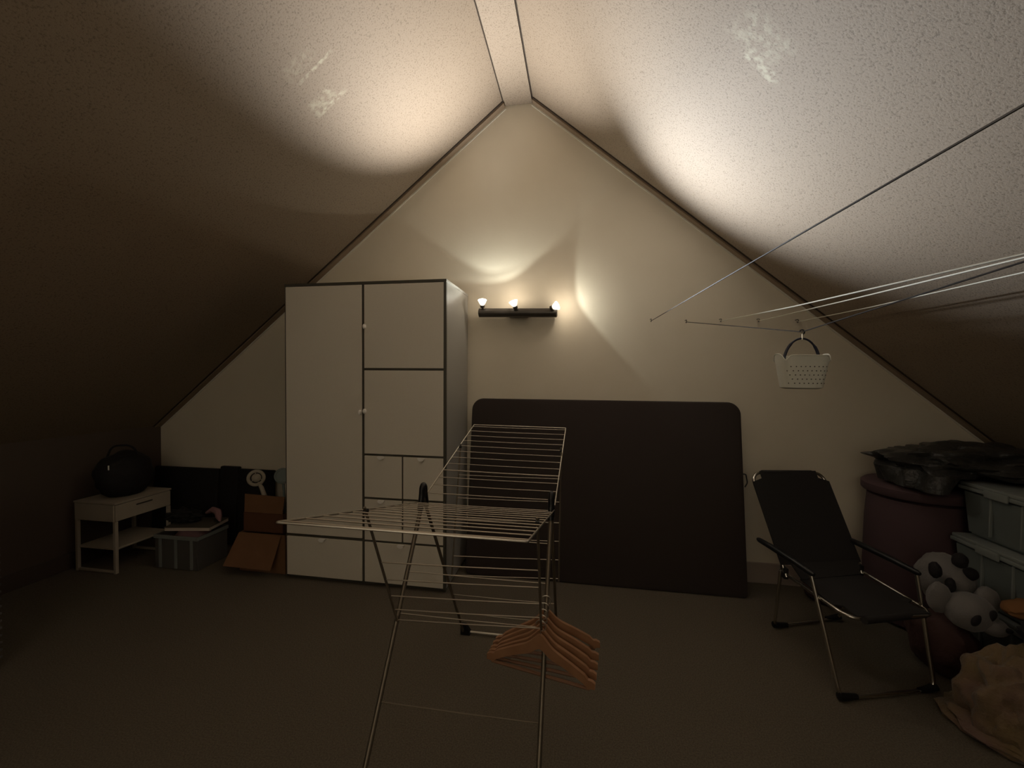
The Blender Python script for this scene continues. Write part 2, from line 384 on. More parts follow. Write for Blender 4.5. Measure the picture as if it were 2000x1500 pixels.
# ================================================================== DRYING RACK
rk = empty('drying_rack', (-.385, 1.67, 0), label='open metal wing drying rack with wire rails in front of the wardrobe', cat='drying rack')
LX, RX = -.657, -.113
apL, apR = Vector((LX, 1.66, .985)), Vector((RX, 1.70, .965))
ffL, ffR = Vector((LX, 1.00, .012)), Vector((RX, 1.00, .012))
rfL, rfR = Vector((LX, 2.283, .012)), Vector((RX, 2.285, .012))
def lp(a, b, t): return a + (b-a)*t
for a, f, nm in ((apL, ffL, 'front_leg'), (apR, ffR, 'front_leg'), (apL, rfL, 'rear_leg'), (apR, rfR, 'rear_leg')):
    MB().tube([a, lp(a, f, .5), f], .0085 if nm == 'front_leg' else .0075, 10).build(nm, 'rackleg', rk, True)
# black hinge caps, an inverted V each
for a, f, r in ((apL, ffL, rfL), (apR, ffR, rfR)):
    d1 = (f-a).normalized(); d2 = (r-a).normalized(); top = a + Vector((0, 0, .055))
    k = MB(); k.tube(rounded([a + d1*.055 + Vector((0, -.004, 0)), a + d1*.005 + Vector((0, -.014, .02)), top + Vector((0, -.014, -.012)), top, top + Vector((0, .014, -.012)), a + d2*.005 + Vector((0, .014, .02)), a + d2*.055 + Vector((0, .004, 0))], .012), .0125, 10)
    k.box(a+Vector((-.010, -.014, 0)), a+Vector((.010, .014, .05)), .004)
    k.build('hinge_cap', 'black', rk, True)
# feet
for f in (rfL, rfR):
    s = 1 if f.x < -.4 else -1
    MB().prism([(f.x-.014*s, f.y-.012, 0), (f.x+.042*s, f.y-.012, 0), (f.x+.042*s, f.y-.012, .022), (f.x+.014*s, f.y-.012, .058), (f.x-.014*s, f.y-.012, .058)], (0, .026, 0)).build('rubber_foot', 'black', rk)
for f in (ffL, ffR):
    s = 1 if f.x < -.4 else -1
    MB().prism([(f.x-.014*s, f.y-.014, 0), (f.x+.042*s, f.y-.014, 0), (f.x+.042*s, f.y-.014, .022), (f.x+.014*s, f.y-.014, .058), (f.x-.014*s, f.y-.014, .058)], (0, .026, 0)).build('rubber_foot', 'black', rk)
MB().tube([rfL+Vector((.03, 0, .004)), rfR+Vector((-.03, 0, .004))], .0065, 8).build('foot_bar', 'steel', rk, True)
MB().tube([ffL+Vector((.03, 0, .004)), ffR+Vector((-.03, 0, .004))], .0065, 8).build('foot_bar', 'steel', rk, True)
def wire(a, b, r=.0022, nm='wire', m='steel'):
    a, b = Vector(a), Vector(b); MB().tube([a, lp(a, b, .5) - Vector((0, 0, .0015)), b], r, 6).build(nm, m, rk, True)
# wings
FwL, FwR = Vector((LX-.001, .800, 1.183)), Vector((RX+.004, .879, 1.148))
RwL, RwR = Vector((LX+.004, 2.495, 1.197)), Vector((-.082, 2.49, 1.192))
pvL, pvR = Vector((LX-.012, 1.655, .965)), Vector((RX+.012, 1.715, .945))
def wing(l0, r0, l1, r1, count, thick):
    rail = MB(); rail.tube(rounded([l0, l1, r1, r0], .006, 4), .0029, 8); rail.build('wing_frame', 'steel', rk, True)
    for i in range(count):
        t = (i+.6)/count
        wire(lp(l0, l1, t), lp(r0, r1, t), .0034 if i in thick else .0021)
wing(pvL, pvR, FwL, FwR, 12, ())
wing(pvL+Vector((.004, .03, .01)), pvR+Vector((0, .03, .01)), RwL, RwR, 12, (3,))
# folding lower panels (side links) carrying more rails
def panel(tl, tr, bl, br, ts):
    for a, b_ in ((tl, bl), (tr, br)):
        MB().tube([a + (a-b_).normalized()*.02, b_], .0045, 8).build('side_link', 'rackleg', rk, True)
        MB().tube([a+Vector((-.006, 0, .004)), a+Vector((.006, 0, .004))], .008, 8).build('clip', 'black', rk, True)
    for t in ts: wire(lp(tl, bl, t), lp(tr, br, t), .0022)
FlT_L, FlT_R = Vector((LX+.010, 1.165, 1.085)), Vector((RX-.010, 1.235, 1.062))
FlB_L, FlB_R = Vector((LX+.010, 1.385, .615)), Vector((RX-.010, 1.385, .640))
panel(FlT_L, FlT_R, FlB_L, FlB_R, (.42, .58, .74, .88, .99))
RlT_L, RlT_R = Vector((LX+.012, 2.17, 1.110)), Vector((-.096, 2.19, 1.107))
RlB_L, RlB_R = Vector((LX+.012, 2.02, .46)), Vector((-.098, 2.10, .45))
panel(RlT_L, RlT_R, RlB_L, RlB_R, (.22, .40, .56, .70, .84, .98))
for z in (.40, .62, .74, .86): 
    t = (apL.z-z)/apL.z; wire(lp(apL, ffL, t), lp(apR, ffR, t), .0020, 'wire', 'rackleg' if z < .5 else 'steel')
for z in (.18, .34): 
    t = (apL.z-z)/apL.z; wire(lp(apL, rfL, t), lp(apR, rfR, t), .0020)

# ================================================================== WOODEN HANGERS
def make_hanger():
    root = empty('coat_hanger', (0, 0, 0))
    up_ = []; lo_ = []
    N = 16
    for i in range(-N, N+1):
        u = i/N; x = .19*u; a = abs(u)
        z = -.035 - .088*(a**1.25) + .028*math.exp(-(a/.16)**2)
        if .86 < a < .93: z -= .006
        up_.append((x, z)); 
        lo_.append((x, z - (.030 + .018*math.exp(-(a/.25)**2)) + (.012*max(0, a-.9)/.1)))
    poly = [(x, -.006, z) for x, z in up_] + [(x, -.006, z) for x, z in reversed(lo_)]
    t = bmesh.new(); n = len(up_)
    rows = []
    for y in (-.006, .006):
        rows.append(([t.verts.new((x, y, z)) for x, z in up_], [t.verts.new((x, y, z)) for x, z in lo_]))
    (ua, la), (ub, lb) = rows
    for i in range(n-1):
        t.faces.new((ua[i], ua[i+1], la[i+1], la[i])); t.faces.new((ub[i], lb[i], lb[i+1], ub[i+1]))
        t.faces.new((ua[i], ub[i], ub[i+1], ua[i+1])); t.faces.new((la[i], la[i+1], lb[i+1], lb[i]))
    t.faces.new((ua[0], la[0], lb[0], ub[0])); t.faces.new((ua[-1], ub[-1], lb[-1], la[-1]))
    q = MB(); q.merge(t); q.build('shoulder', 'wood', root, True)
    q = MB(); q.tube([(-.172, 0, -.146), (.172, 0, -.146)], .0058, 8); q.build('trouser_bar', 'woodbar', root, True)
    q = MB(); q.tube([(0, 0, -.02), (0, 0, .004)] + arc((0, 0, .022), (1, 0, 0), (0, 0, 1), .018, -math.pi/2, math.pi*.95, 12), .0016, 6)
    q.build('hook', 'steel', root, True)
    return root
def copy_tree(o, parent=None):
    c_ = o.copy(); COL.objects.link(c_); c_.parent = parent
    for ch in [x for x in ALL if x.parent == o]: copy_tree(ch, c_)
    return c_
h0 = make_hanger()
HL = ['wooden coat hanger on the drying rack, the front one of the row of five',
      'wooden coat hanger on the drying rack, second from the front of the row',
      'wooden coat hanger on the drying rack, middle one of the row of five',
      'wooden coat hanger on the drying rack, second from the back of the row',
      'wooden coat hanger on the drying rack, rearmost one, nearest the mattress']
HP = [(-.124, 1.370, .640, -10), (-.122, 1.398, .642, -7), (-.120, 1.424, .648, -4), (-.118, 1.452, .655, -2), (-.114, 1.485, .664, 3)]
ALL = list(bpy.data.objects)
for i, (x, y, z, a) in enumerate(HP):
    h = h0 if i == 0 else copy_tree(h0)
    h.location = (x, y, z); h.rotation_euler = (0, math.radians(2-1.0*i), math.radians(a))
    tag(h, HL[i], 'coat hanger', 'wooden coat hangers hanging on the rack')

# ================================================================== WASHING LINES, HOOKS, PEG BASKET
hooks = [(.519, 1.936), (.768, 1.924), (1.007, 1.928), (1.261, 1.924), (1.515, 1.915)]
names = ['first screw hook from the wall lamp, holding the steep washing line', 'second screw hook from the lamp, holding the line of the peg basket',
         'third screw hook from the lamp in the row on the back wall', 'fourth screw hook from the lamp, left of the peg basket handle', 'fifth screw hook, closest to the right slope of the ceiling']
for i, (x, z) in enumerate(hooks):
    q = MB(); q.tube([(x, D+.01, z), (x, D-.025, z)] + [Vector((x, D-.036, z-.0)) + Vector((0, -.011*math.sin(t), .011*math.cos(t)-.011)) for t in [0, .6, 1.2, 1.8, 2.4, 3.1, 3.8, 4.4]], .0028, 6)
    o = q.build('screw_hook', 'lampbar', None, True); tag(o, names[i], 'hook', 'screw hooks holding the washing lines')
def sagline(p0, mids, p1, r, m, label, n=24):
    P = [Vector(p0)] + [Vector(m_) for m_ in mids] + [Vector(p1)]
    out = []
    for i in range(len(P)-1):
        for k in range(n):
            t = k/n; out.append(lp(P[i], P[i+1], t))
    out.append(P[-1])
    q = MB(); q.tube(out, r, 6)
    o = q.build('washing_line', m, None, True)
    return tag(o, label, 'washing line', 'washing lines strung across the attic')
yH = D-.042
sagline((.519, yH, 1.920), [(.600, 1.90, 1.928), (.668, .759, 1.93)], (.80, YF, 1.95), .0026, 'cordt', 'steep washing line highest in view, running dark against the right ceiling')
sagline((1.007, yH, 1.912), [(1.07, 2.3, 1.868), (1.16, 1.30, 1.840)], (1.40, YF, 1.92), .0030, 'cord', 'pale washing line, upper one of the close bright pair')
sagline((1.261, yH, 1.908), [(1.31, 2.3, 1.893), (1.339, 1.505, 1.880)], (1.45, YF, 1.90), .0030, 'cord', 'pale washing line, lower one of the close bright pair')
sagline((1.515, yH, 1.899), [(1.53, 2.5, 1.885), (1.527, 1.715, 1.88)], (1.52, YF, 1.89), .0026, 'cord', 'pale washing line nearest the right ceiling slope, below the bright pair')
BX, BY = .893, 1.85
sagline((.768, yH, 1.908), [(BX, BY, 1.694), (.965, 1.084, 1.768)], (1.22, YF, 1.94), .0024, 'cordb', 'thin washing line pulled down into a V by the peg basket')
bk = empty('peg_basket', (BX, BY, 1.46), rz=math.radians(6), label='white perforated plastic peg basket with dark blue handle hanging from a washing line', cat='basket')
# body: tapered rounded shell with wavy rim
t = bmesh.new(); n = 48
def bodyring(k, lev):
    R_ = []
    for j in range(n):
        a = 2*math.pi*j/n; ca, sa = math.cos(a), math.sin(a)
        sx = abs(ca)**.55*(1 if ca >= 0 else -1); sy_ = abs(sa)**.75*(1 if sa >= 0 else -1)
        w_ = .074 + .022*lev; d_ = .045 + .014*lev
        z = .004 + .128*lev
        if lev > .8:
            dip = math.exp(-((abs(ca)-.80)/.13)**2)
            z += (.010*(abs(ca)**6) - .024*dip + .004)*(lev-.8)/.2
        R_.append(Vector((sx*w_*k, sy_*d_*k, z)))
    return R_
rings_o = [bodyring(.80, -.02)] + [bodyring(1, l) for l in (.02, .12, .3, .5, .7, .85, 1.)]
rings_i = [bodyring(.965, l) for l in (1., .7, .3, .05)]
allr = [[t.verts.new(p) for p in R_] for R_ in rings_o + rings_i]
for A, B in zip(allr, allr[1:]):
    for j in range(n): t.faces.new((A[j], A[(j+1) % n], B[(j+1) % n], B[j]))
t.faces.new(allr[0][::-1]); t.faces.new(allr[-1])
bmesh.ops.transform(t, matrix=bk.matrix_basis, verts=t.verts)
q = MB(); q.merge(t); body = q.build('basket_body', 'basket', bk, True)
# drainage holes as dark recesses
q = MB()
for row in range(5):
    for j in range(-9, 10):
        if (j+row) % 2: continue
        lev = .16 + row*.13; x = j*.0085
        wmax = .074+.022*lev
        if abs(x) > wmax*.93: continue
        s_ = (abs(x)/wmax)**(1/.55); s_ = min(s_, .999); sa = math.sqrt(1-s_*s_)
        y = -((.045+.014*lev)*sa**.75)
        q.lathe([(.0024, 0), (.0024, .0012), (.0005, .0015)], bk.matrix_basis @ Vector((x, y+.0005, .004+.128*lev)), (0, -1, 0), 8)
q.build('drainage_hole', 'edge', bk, kind='stuff')
rimw = MB(); rimw.tube([bk.matrix_basis @ p for p in bodyring(1.0, 1.)], .0022, 6, True); rimw.build('rim', 'basket', bk, True)
q = MB(); hp = []
for i in range(21):
    a = math.pi*i/20
    hp.append(bk.matrix_basis @ Vector((-.070*math.cos(a)*(1-.12*math.sin(a)), 0, .112 + .095*math.sin(a)**.9)))
q.tube(hp, [.0058 if i in (0, 1, 2, 3, 4, 5, 16, 17, 18, 19, 20) else .0040 for i in range(21)], 8); q.build('handle', 'navy', bk, True)
q = MB(); top = bk.matrix_basis @ Vector((0, 0, .207))
q.tube([top+Vector((0, 0, -.004)), top+Vector((0, 0, .018))], .0045, 8); q.build('swivel', 'chrome', bk, True)
q = MB(); q.tube([top+Vector((0, 0, .014))] + arc(top+Vector((0, 0, .026)), (1, 0, 0), (0, 0, 1), .009, -math.pi/2, math.pi*.9, 10), .003, 6); q.build('hook', 'black', bk, True)

# ================================================================== RECLINING CAMP CHAIR
ch = empty('camp_chair', (1.42, 2.4, 0), label='black reclining folding chair with chrome tube frame, right of the mattress', cat='chair')
bTL, bTR = Vector((1.050, 2.735, .915)), Vector((1.518, 2.871, .905))      # top corners of the back
bBL, bBR = Vector((1.140, 2.470, .400)), Vector((1.590, 2.600, .395))
sFL, sFR = Vector((1.222, 2.062, .420)), Vector((1.690, 2.245, .382))
# back frame (tube loop) and seat frame
q = MB(); q.tube(rounded([bBL, bTL, bTR, bBR], .075, 8), .0095, 10); q.build('back_frame', 'chrome', ch, True)
q = MB(); q.tube(rounded([bBL+Vector((0, .03, .01)), sFL+Vector((-.035, .15, -.004)), sFL + Vector((0, 0, -.008)), sFR + Vector((0, 0, -.008)), sFR+Vector((-.03, .15, 0)), bBR+Vector((0, .03, .01))], .075, 8), .0090, 10); q.build('seat_frame', 'chrome', ch, True)
# fabric back: quilted sheet with cut-away top corners
def sheet(tl, tr, bl, br, nx, ny, sag, cut_top, cut_bot, nm, front_off):
    t = bmesh.new(); nrm = (tr-tl).cross(bl-tl).normalized()
    if nrm.y > 0: nrm = -nrm
    V = {}
    for s_ in (0, 1):
        for i in range(nx+1):
            for j in range(ny+1):
                u, v = i/nx, j/ny
                w0 = 0.
                uu = u
                if v < cut_top: uu = .5 + (u-.5)*.74
                if v > 1-cut_bot: uu = .5 + (u-.5)*.80
                p = lp(lp(tl, tr, uu), lp(bl, br, uu), v)
                p = p + nrm*(front_off - sag*math.sin(math.pi*v)*math.sin(math.pi*u) - s_*.006)
                V[s_, i, j] = t.verts.new(p)
    for i in range(nx):
        for j in range(ny):
            t.faces.new((V[0, i, j], V[0, i+1, j], V[0, i+1, j+1], V[0, i, j+1]))
            t.faces.new((V[1, i, j], V[1, i, j+1], V[1, i+1, j+1], V[1, i+1, j]))
    for j in range(ny):
        for i in (0, nx):
            f = (V[0, i, j], V[0, i, j+1], V[1, i, j+1], V[1, i, j]); t.faces.new(f)
    for i in range(nx):
        for j in (0, ny):
            f = (V[0, i, j], V[1, i, j], V[1, i+1, j], V[0, i+1, j]); t.faces.new(f)
    q = MB(); q.merge(t); return q.build(nm, 'chairfab', ch, True)
up1 = (bTL-bBL).normalized()
wd = (bTR-bTL).normalized()*.014
sheet(bTL+up1*.008-wd, bTR+up1*.008+wd, bBL+up1*.06-wd, bBR+up1*.06+wd, 20, 24, .010, .12, .0, 'back_fabric', .0125)
sheet(bBL+Vector((.02, .01, .07)), bBR+Vector((-.02, .01, .07)), bBL+Vector((.045, -.06, .015)), bBR+Vector((-.045, -.05, .012)), 16, 4, .004, 0, 0, 'fold_fabric', .010)
sheet(bBL+Vector((.045, -.05, .02)), bBR+Vector((-.045, -.04, .018)), sFL+Vector((-.012, .0, .006)), sFR+Vector((.012, .0, .006)), 20, 24, .020, 0, .28, 'seat_fabric', .008)
q = MB(); q.tube([sFL+Vector((.055, .002, -.008)), sFR+Vector((-.05, -.002, -.008))], .016, 10); q.build('seat_hem', 'chairfab', ch, True)
q = MB(); q.tube([bTL+Vector((.07, .02, .0)), bTR+Vector((-.07, -.018, .0))], .0145, 10); q.build('back_hem', 'chairfab', ch, True)
# armrests
aRL, aFL = Vector((1.055, 2.610, .545)), Vector((1.160, 2.265, .520))
aRR, aFR = Vector((1.575, 2.700, .552)), Vector((1.672, 2.335, .535))
for a, b_ in ((aRL, aFL), (aRR, aFR)):
    q = MB(); d_ = (b_-a)
    q.tube([a-d_.normalized()*.015, a, a+d_*.25+Vector((0, 0, .004)), a+d_*.7+Vector((0, 0, .004)), b_, b_+d_.normalized()*.015], [.008, .014, .0165, .0165, .014, .008], 12)
    q.build('armrest', 'black', ch, True)
# legs: front U (armrest to floor) and rear U
fL, fR = Vector((1.211, 2.105, .012)), Vector((1.695, 2.245, .012))
q = MB(); q.tube(rounded([aFL+Vector((0, 0, -.012)), fL, fR, aFR+Vector((0, 0, -.012))], .05, 8), .0095, 10); q.build('front_leg_frame', 'chrome', ch, True)
rL, rR = Vector((1.165, 2.655, .012)), Vector((1.600, 2.815, .012))
q = MB(); q.tube(rounded([bBL+Vector((-.014, .035, .02)), rL, rR, bBR+Vector((.014, .035, .02))], .05, 8), .0085, 10); q.build('rear_leg_frame', 'chrome', ch, True)
for p in (fL, fR, rL, rR):
    s = 1 if p in (fL, rL) else -1
    e = Vector((.96, .28, 0))*s
    q = MB(); q.tube([p + Vector((0, 0, .012)) - e*.006, p + e*.035 + Vector((0, 0, .006)), p + e*.085 + Vector((0, 0, .004))], [.0175, .016, .012], 10)
    q.build('foot_cap', 'black', ch, True)
for a in (bBL, bBR):
    q = MB(); q.box(a+Vector((-.012, -.0, -.015)), a+Vector((.012, .05, .045)), .004); q.build('hinge_bracket', 'black', ch, True)

# ================================================================== LEFT CORNER: SIDE TABLE, BAG, PANELS
tb = empty('side_table', (-3.6, 2.72, 0), label='off-white side table with one drawer and a low shelf by the left wall', cat='side table')
TX0, TX1, TY0, TY1 = -3.785, -3.412, 2.512, 2.935
MB().box((TX0, TY0, .392), (TX1-.014, TY1, .520), .003).build('drawer_case', 'tablew', tb)
MB().box((TX0-.004, TY0-.004, .522), (TX1+.004, TY1+.004, .536), .003).build('tabletop', 'tablew', tb)
MB().box((TX0, TY0+.001, .5195), (TX1-.006, TY1, .5225)).build('shadow_joint', 'edge', tb)
dr = MB().box((TX1-.0135, TY0+.004, .396), (TX1+.002, TY1-.004, .517), .002).build('drawer', 'tablew', tb)
MB().box((TX1+.002, 2.66, .478), (TX1+.008, 2.78, .488), .002).build('handle', 'edge', dr)
for x in (TX0+.012, TX1-.012):
    for y in (TY0+.012, TY1-.012):
        MB().box((x-.011, y-.011, 0), (x+.011, y+.011, .392), .002).build('leg', 'tablew', tb)
MB().box((TX0+.012, TY0+.012, .175), (TX1-.012, TY1-.012, .190), .002).build('shelf', 'tablew', tb)
for y in (TY0+.012, TY1-.012): MB().box((TX0+.023, y-.009, .004), (TX1-.023, y+.009, .020), .002).build('foot_rail', 'tablew', tb)
bg = empty('bag', (-3.58, 2.70, .536), label='bulky black bag with a small pale zip pull on the side table', cat='bag')
MB().blob((-3.585, 2.715, .70), (.165, .185, .185), 4, .10, 2.2, 3, flat=.5375).build('bag_body', 'blackm', bg, True)
q = MB(); q.tube(rounded([(-3.68, 2.66, .84), (-3.66, 2.68, .93), (-3.54, 2.74, .93), (-3.50, 2.76, .83)], .05), .008, 8); q.build('handle', 'blackm', bg, True)
MB().box((-3.522, 2.548, .770), (-3.516, 2.556, .805), .001).build('zip_pull', 'knob', bg)
for (x0, x1, z, y, lb) in ((-3.84, -3.17, .655, 3.10, 'widest of three black padded panels leaning on the back wall, behind the side table'),
                           (-3.16, -2.975, .680, 3.11, 'narrow middle black padded panel leaning on the back wall'),
                           (-2.965, -2.62, .665, 3.10, 'right-hand black padded panel leaning on the back wall, behind the cardboard box')):
    q = MB(); q.box((x0, -.022, 0), (x1, .022, z), .012, 3, Matrix.Translation((0, y+.03, .003)) @ Matrix.Rotation(-.07, 4, 'X'))
    o = q.build('padded_panel', 'blackm', None, True); tag(o, lb, 'panel', 'black padded panels in the left corner')
# clear crate with things on top
cr = empty('plastic_crate', (-3.04, 2.78, 0), label='low dull plastic crate on the floor between side table and cardboard box', cat='crate')
CX0, CX1, CY0, CY1, CZ = -3.235, -2.855, 2.655, 2.925, .262
MB().box((CX0+.01, CY0+.01, .002), (CX1-.01, CY1-.01, .012), .003).build('base', 'crate', cr)
for a, b_ in (((CX0, CY0, .004), (CX1, CY0+.008, CZ)), ((CX0, CY1-.008, .004), (CX1, CY1, CZ)), ((CX0, CY0+.008, .004), (CX0+.008, CY1-.008, CZ)), ((CX1-.008, CY0+.008, .004), (CX1, CY1-.008, CZ))):
    MB().box(a, b_, .002).build('side', 'crate', cr)
q = MB()
for x in (CX0+.05, CX0+.19, CX1-.05): q.box((x-.012, CY0-.006, .01), (x+.012, CY0, CZ-.02), .002)
q.box((CX0-.006, CY0-.008, CZ-.028), (CX1+.006, CY0, CZ), .003); q.box((CX0-.006, CY1, CZ-.028), (CX1+.006, CY1+.008, CZ), .003)
q.box((CX0-.008, CY0, CZ-.028), (CX0, CY1, CZ), .003); q.box((CX1, CY0, CZ-.028), (CX1+.008, CY1, CZ), .003)
q.build('rim', 'boxrim', cr)
q = MB(); q.blob((-3.04, 2.79, .15), (.165, .115, .13), 3, .25, 3, 5, flat=.015); tag(q.build('folded_clothes', 'pinkcl', None, True), 'heap of dusky clothes filling the low plastic crate', 'clothes')
bo = empty('book', (-2.96, 2.79, .30), label='pale folder lying on the crate under black cloth', cat='folder')
MB().box((-.17, -.11, -.004), (.17, .11, .022), .003, 2, Matrix.Translation((-2.99, 2.785, .300)) @ Matrix.Rotation(.18, 4, 'Z')).build('page_block', 'paper', bo)
MB().box((-.175, -.115, .0225), (.175, .115, .0265), .001, 1, Matrix.Translation((-2.99, 2.785, .300)) @ Matrix.Rotation(.18, 4, 'Z')).build('cover', 'edge', bo)
q = MB(); q.blob((-3.115, 2.785, .372), (.14, .075, .052), 4, .35, 3.2, 11, flat=.328); tag(q.build('black_cloth', 'blackm', None, True), 'crumpled black cloth lying on the pale folder beside the side table', 'cloth')
q = MB()
q.tube([(-3.03, 2.905, .358), (-2.96, 2.895, .392), (-2.89, 2.875, .384), (-2.84, 2.83, .362), (-2.79, 2.79, .345)], [.012, .024, .026, .022, .006], 8)
tag(q.build('pink_cloth', 'pinkcl', None, True), 'strip of dusty pink cloth curling over the folder, left of the cardboard box', 'cloth')
# cardboard boxes
lb_ = empty('cardboard_box', (-2.38, 2.88, 0), label='lower open cardboard box with front flap hanging out, left of the wardrobe', cat='box')
bx = dict(x0=-2.565, x1=-2.175, y0=2.735, y1=3.06, z=.295)
t_ = .005
MB().box((bx['x0'], bx['y0'], .001), (bx['x1'], bx['y1'], .007)).build('base', 'card', lb_)
for a, b_ in (((bx['x0'], bx['y0'], .007), (bx['x1'], bx['y0']+t_, bx['z'])), ((bx['x0'], bx['y1']-t_, .007), (bx['x1'], bx['y1'], bx['z'])), ((bx['x0'], bx['y0']+t_, .007), (bx['x0']+t_, bx['y1']-t_, bx['z'])), ((bx['x1']-t_, bx['y0']+t_, .007), (bx['x1'], bx['y1']-t_, bx['z']))):
    MB().box(a, b_).build('side', 'card', lb_)
q = MB(); q.prism([(-2.563, 2.734, .294), (-2.205, 2.734, .288), (-2.228, 2.652, .062), (-2.615, 2.640, .072)], (.0, -.005, .0018)); q.build('flap', 'card', lb_, label='flap folded down at the front')
ub = empty('cardboard_box', (-2.40, 2.9, .30), label='upper cardboard box with one flap standing up, stacked left of the wardrobe', cat='box')
MB().box((-2.553, 2.765, .296), (-2.215, 3.05, .302)).build('base', 'cardin', ub)
for a, b_ in (((-2.553, 2.765, .302), (-2.215, 2.770, .440)), ((-2.553, 3.045, .302), (-2.215, 3.05, .440)), ((-2.553, 2.770, .302), (-2.548, 3.045, .44)), ((-2.220, 2.770, .302), (-2.215, 3.045, .44))):
    MB().box(a, b_).build('side', 'cardin', ub)
q = MB(); q.prism([(-2.553, 2.771, .440), (-2.225, 2.771, .440), (-2.215, 2.785, .568), (-2.560, 2.785, .575)], (0, .005, 0)); q.build('flap', 'card', ub, label='paler flap standing upright')
# small fan and disc, in the upper box
fn = empty('desk_fan', (-2.50, 2.90, .30), label='small cream desk fan poking out of the upper cardboard box', cat='fan')
c_ = Vector((-2.548, 2.885, .675)); ax = Vector((.55, -.82, .12)).normalized()
q = MB(); e1 = ax.orthogonal().normalized(); e2 = ax.cross(e1); q.tube(arc(c_, e1, e2, .054, 0, 2*math.pi*31/32, 31), .013, 8, True); q.build('fan_ring', 'cream', fn, True)
q = MB(); q.lathe([(.030, -.028), (.034, -.010), (.022, .004), (.006, .008)], c_, ax, 20); q.build('motor', 'cream', fn, True)
for k in range(3):
    a = 2*math.pi*k/3; d_ = e1*math.cos(a)+e2*math.sin(a); q = MB(); q.tube([c_+d_*.012, c_+d_*.050], .004, 6); q.build('blade', 'cream', fn, True)
q = MB(); q.tube([c_-ax*.02+Vector((.02, 0, -.04)), (-2.495, 2.88, .60), (-2.462, 2.88, .52), (-2.45, 2.88, .31)], [.012, .016, .018, .02], 10); q.build('stem', 'cream', fn, True)
q = MB(); q.lathe([(.062, -.006), (.064, 0), (.062, .006), (.05, .008), (.048, .004)], (-2.345, 2.93, .69), (.45, -.88, .1), 24)
mir = empty('hand_mirror', (-2.33, 2.94, .46), label='pale round hand mirror standing beside the fan, against the wardrobe', cat='mirror')
q.build('disc', 'bluegrey', mir, True)
q = MB(); q.tube([(-2.345, 2.935, .63), (-2.335, 2.94, .42), (-2.33, 2.94, .304)], [.010, .009, .009], 8); q.build('handle', 'bluegrey', mir, True)
q = MB(); q.blob((-2.29, 2.985, .46), (.06, .045, .12), 3, .15, 2, 4); tag(q.build('purple_cloth', 'maroon', None, True), 'dark plum cloth bundled in the upper cardboard box', 'cloth')
# hamper at the left frame edge
hm = empty('laundry_hamper', (-3.1, 1.4, 0), label='tall dark laundry hamper with stitched corner seam, at the far left', cat='hamper')
MB().box((-3.30, 1.18, .003), (-2.885, 1.60, .86), .02, 3).build('body', 'blackm', hm, True)
MB().box((-3.305, 1.175, .862), (-2.880, 1.605, .89), .012, 3).build('lid', 'film', hm, True)
for k in range(22):
    z = .06+k*.037; MB().box((-2.890, 1.588, z), (-2.880, 1.604, z+.012), .002, 1).build('stitch', 'crate', hm)

# ================================================================== RIGHT CORNER: BOXES, POUF, BUNDLE, PLUSH, BLANKETS
def storage_box(x0, y0, z0, x1, y1, z1, label):
    e = empty('storage_box', ((x0+x1)/2, (y0+y1)/2, z0), label=label, cat='storage box', group='frosted storage boxes stacked on the right')
    h = z1-z0; ins = .025
    q = MB(); a = [(x0+ins, y0+ins, z0+.002), (x1-ins, y0+ins, z0+.002), (x1-ins, y1-ins, z0+.002), (x0+ins, y1-ins, z0+.002)]
    b_ = [(x0+.008, y0+.008, z1-.045), (x1-.008, y0+.008, z1-.045), (x1-.008, y1-.008, z1-.045), (x0+.008, y1-.008, z1-.045)]
    v = q._add(a+b_, [(3, 2, 1, 0), (4, 5, 6, 7), (0, 1, 5, 4), (1, 2, 6, 5), (2, 3, 7, 6), (3, 0, 4, 7)])
    bmesh.ops.bevel(q.bm, geom=q.bm.edges[:], offset=.012, segments=2, affect='EDGES'); q.build('tub', 'boxpl', e, True)
    q = MB(); q.box((x0-.004, y0-.004, z1-.046), (x1+.004, y1+.004, z1-.026), .004); q.build('rim', 'boxrim', e, True)
    q = MB(); q.box((x0, y0, z1-.026), (x1, y1, z1-.004), .006); q.build('lid', 'boxrim', e, True)
    q = MB()
    yy = y0+.10
    while yy < y1-.05:
        q.box((x0+.004, yy, z0+.03), (x0+.016, yy+.008, z1-.05), .001); yy += .155
    q.build('rib', 'boxrim', e, kind='stuff')
    q = MB(); q.box((x0-.014, (y0+y1)/2-.06, z1-.055), (x0-.004, (y0+y1)/2+.06, z1-.015), .003); q.build('latch', 'boxrim', e, True)
storage_box(2.09, 2.22, .656, 2.56, 2.650, .945, 'frosted storage box on top of the stack at the right, under the dark wrapped bundle')
storage_box(2.06, 2.22, .330, 2.55, 2.650, .654, 'frosted storage box in the middle of the stack of three at the right')
storage_box(2.06, 2.22, .004, 2.55, 2.650, .329, 'frosted storage box at the bottom of the stack of three at the right')
pf = empty('pouf', (2.08, 2.93, 0), label='round dusty rose pouf with flat lid in the right corner, behind the chair', cat='pouf')
q = MB(); q.lathe([(.22, .0), (.245, .02), (.255, .30), (.25, .60), (.24, .76), (.20, .775)], (2.09, 2.935, .003), (0, 0, 1), 36); q.build('pouf_body', 'pouf', pf, True)
q = MB(); q.lathe([(.262, 0), (.272, .012), (.272, .05), (.255, .065), (.12, .075)], (2.09, 2.935, .785), (0, 0, 1), 36); q.build('pouf_lid', 'pouf', pf, True)
q = MB(); q.blob((2.30, 2.84, 1.005), (.44, .30, .115), 5, .35, 2.2, 21, flat=.957)
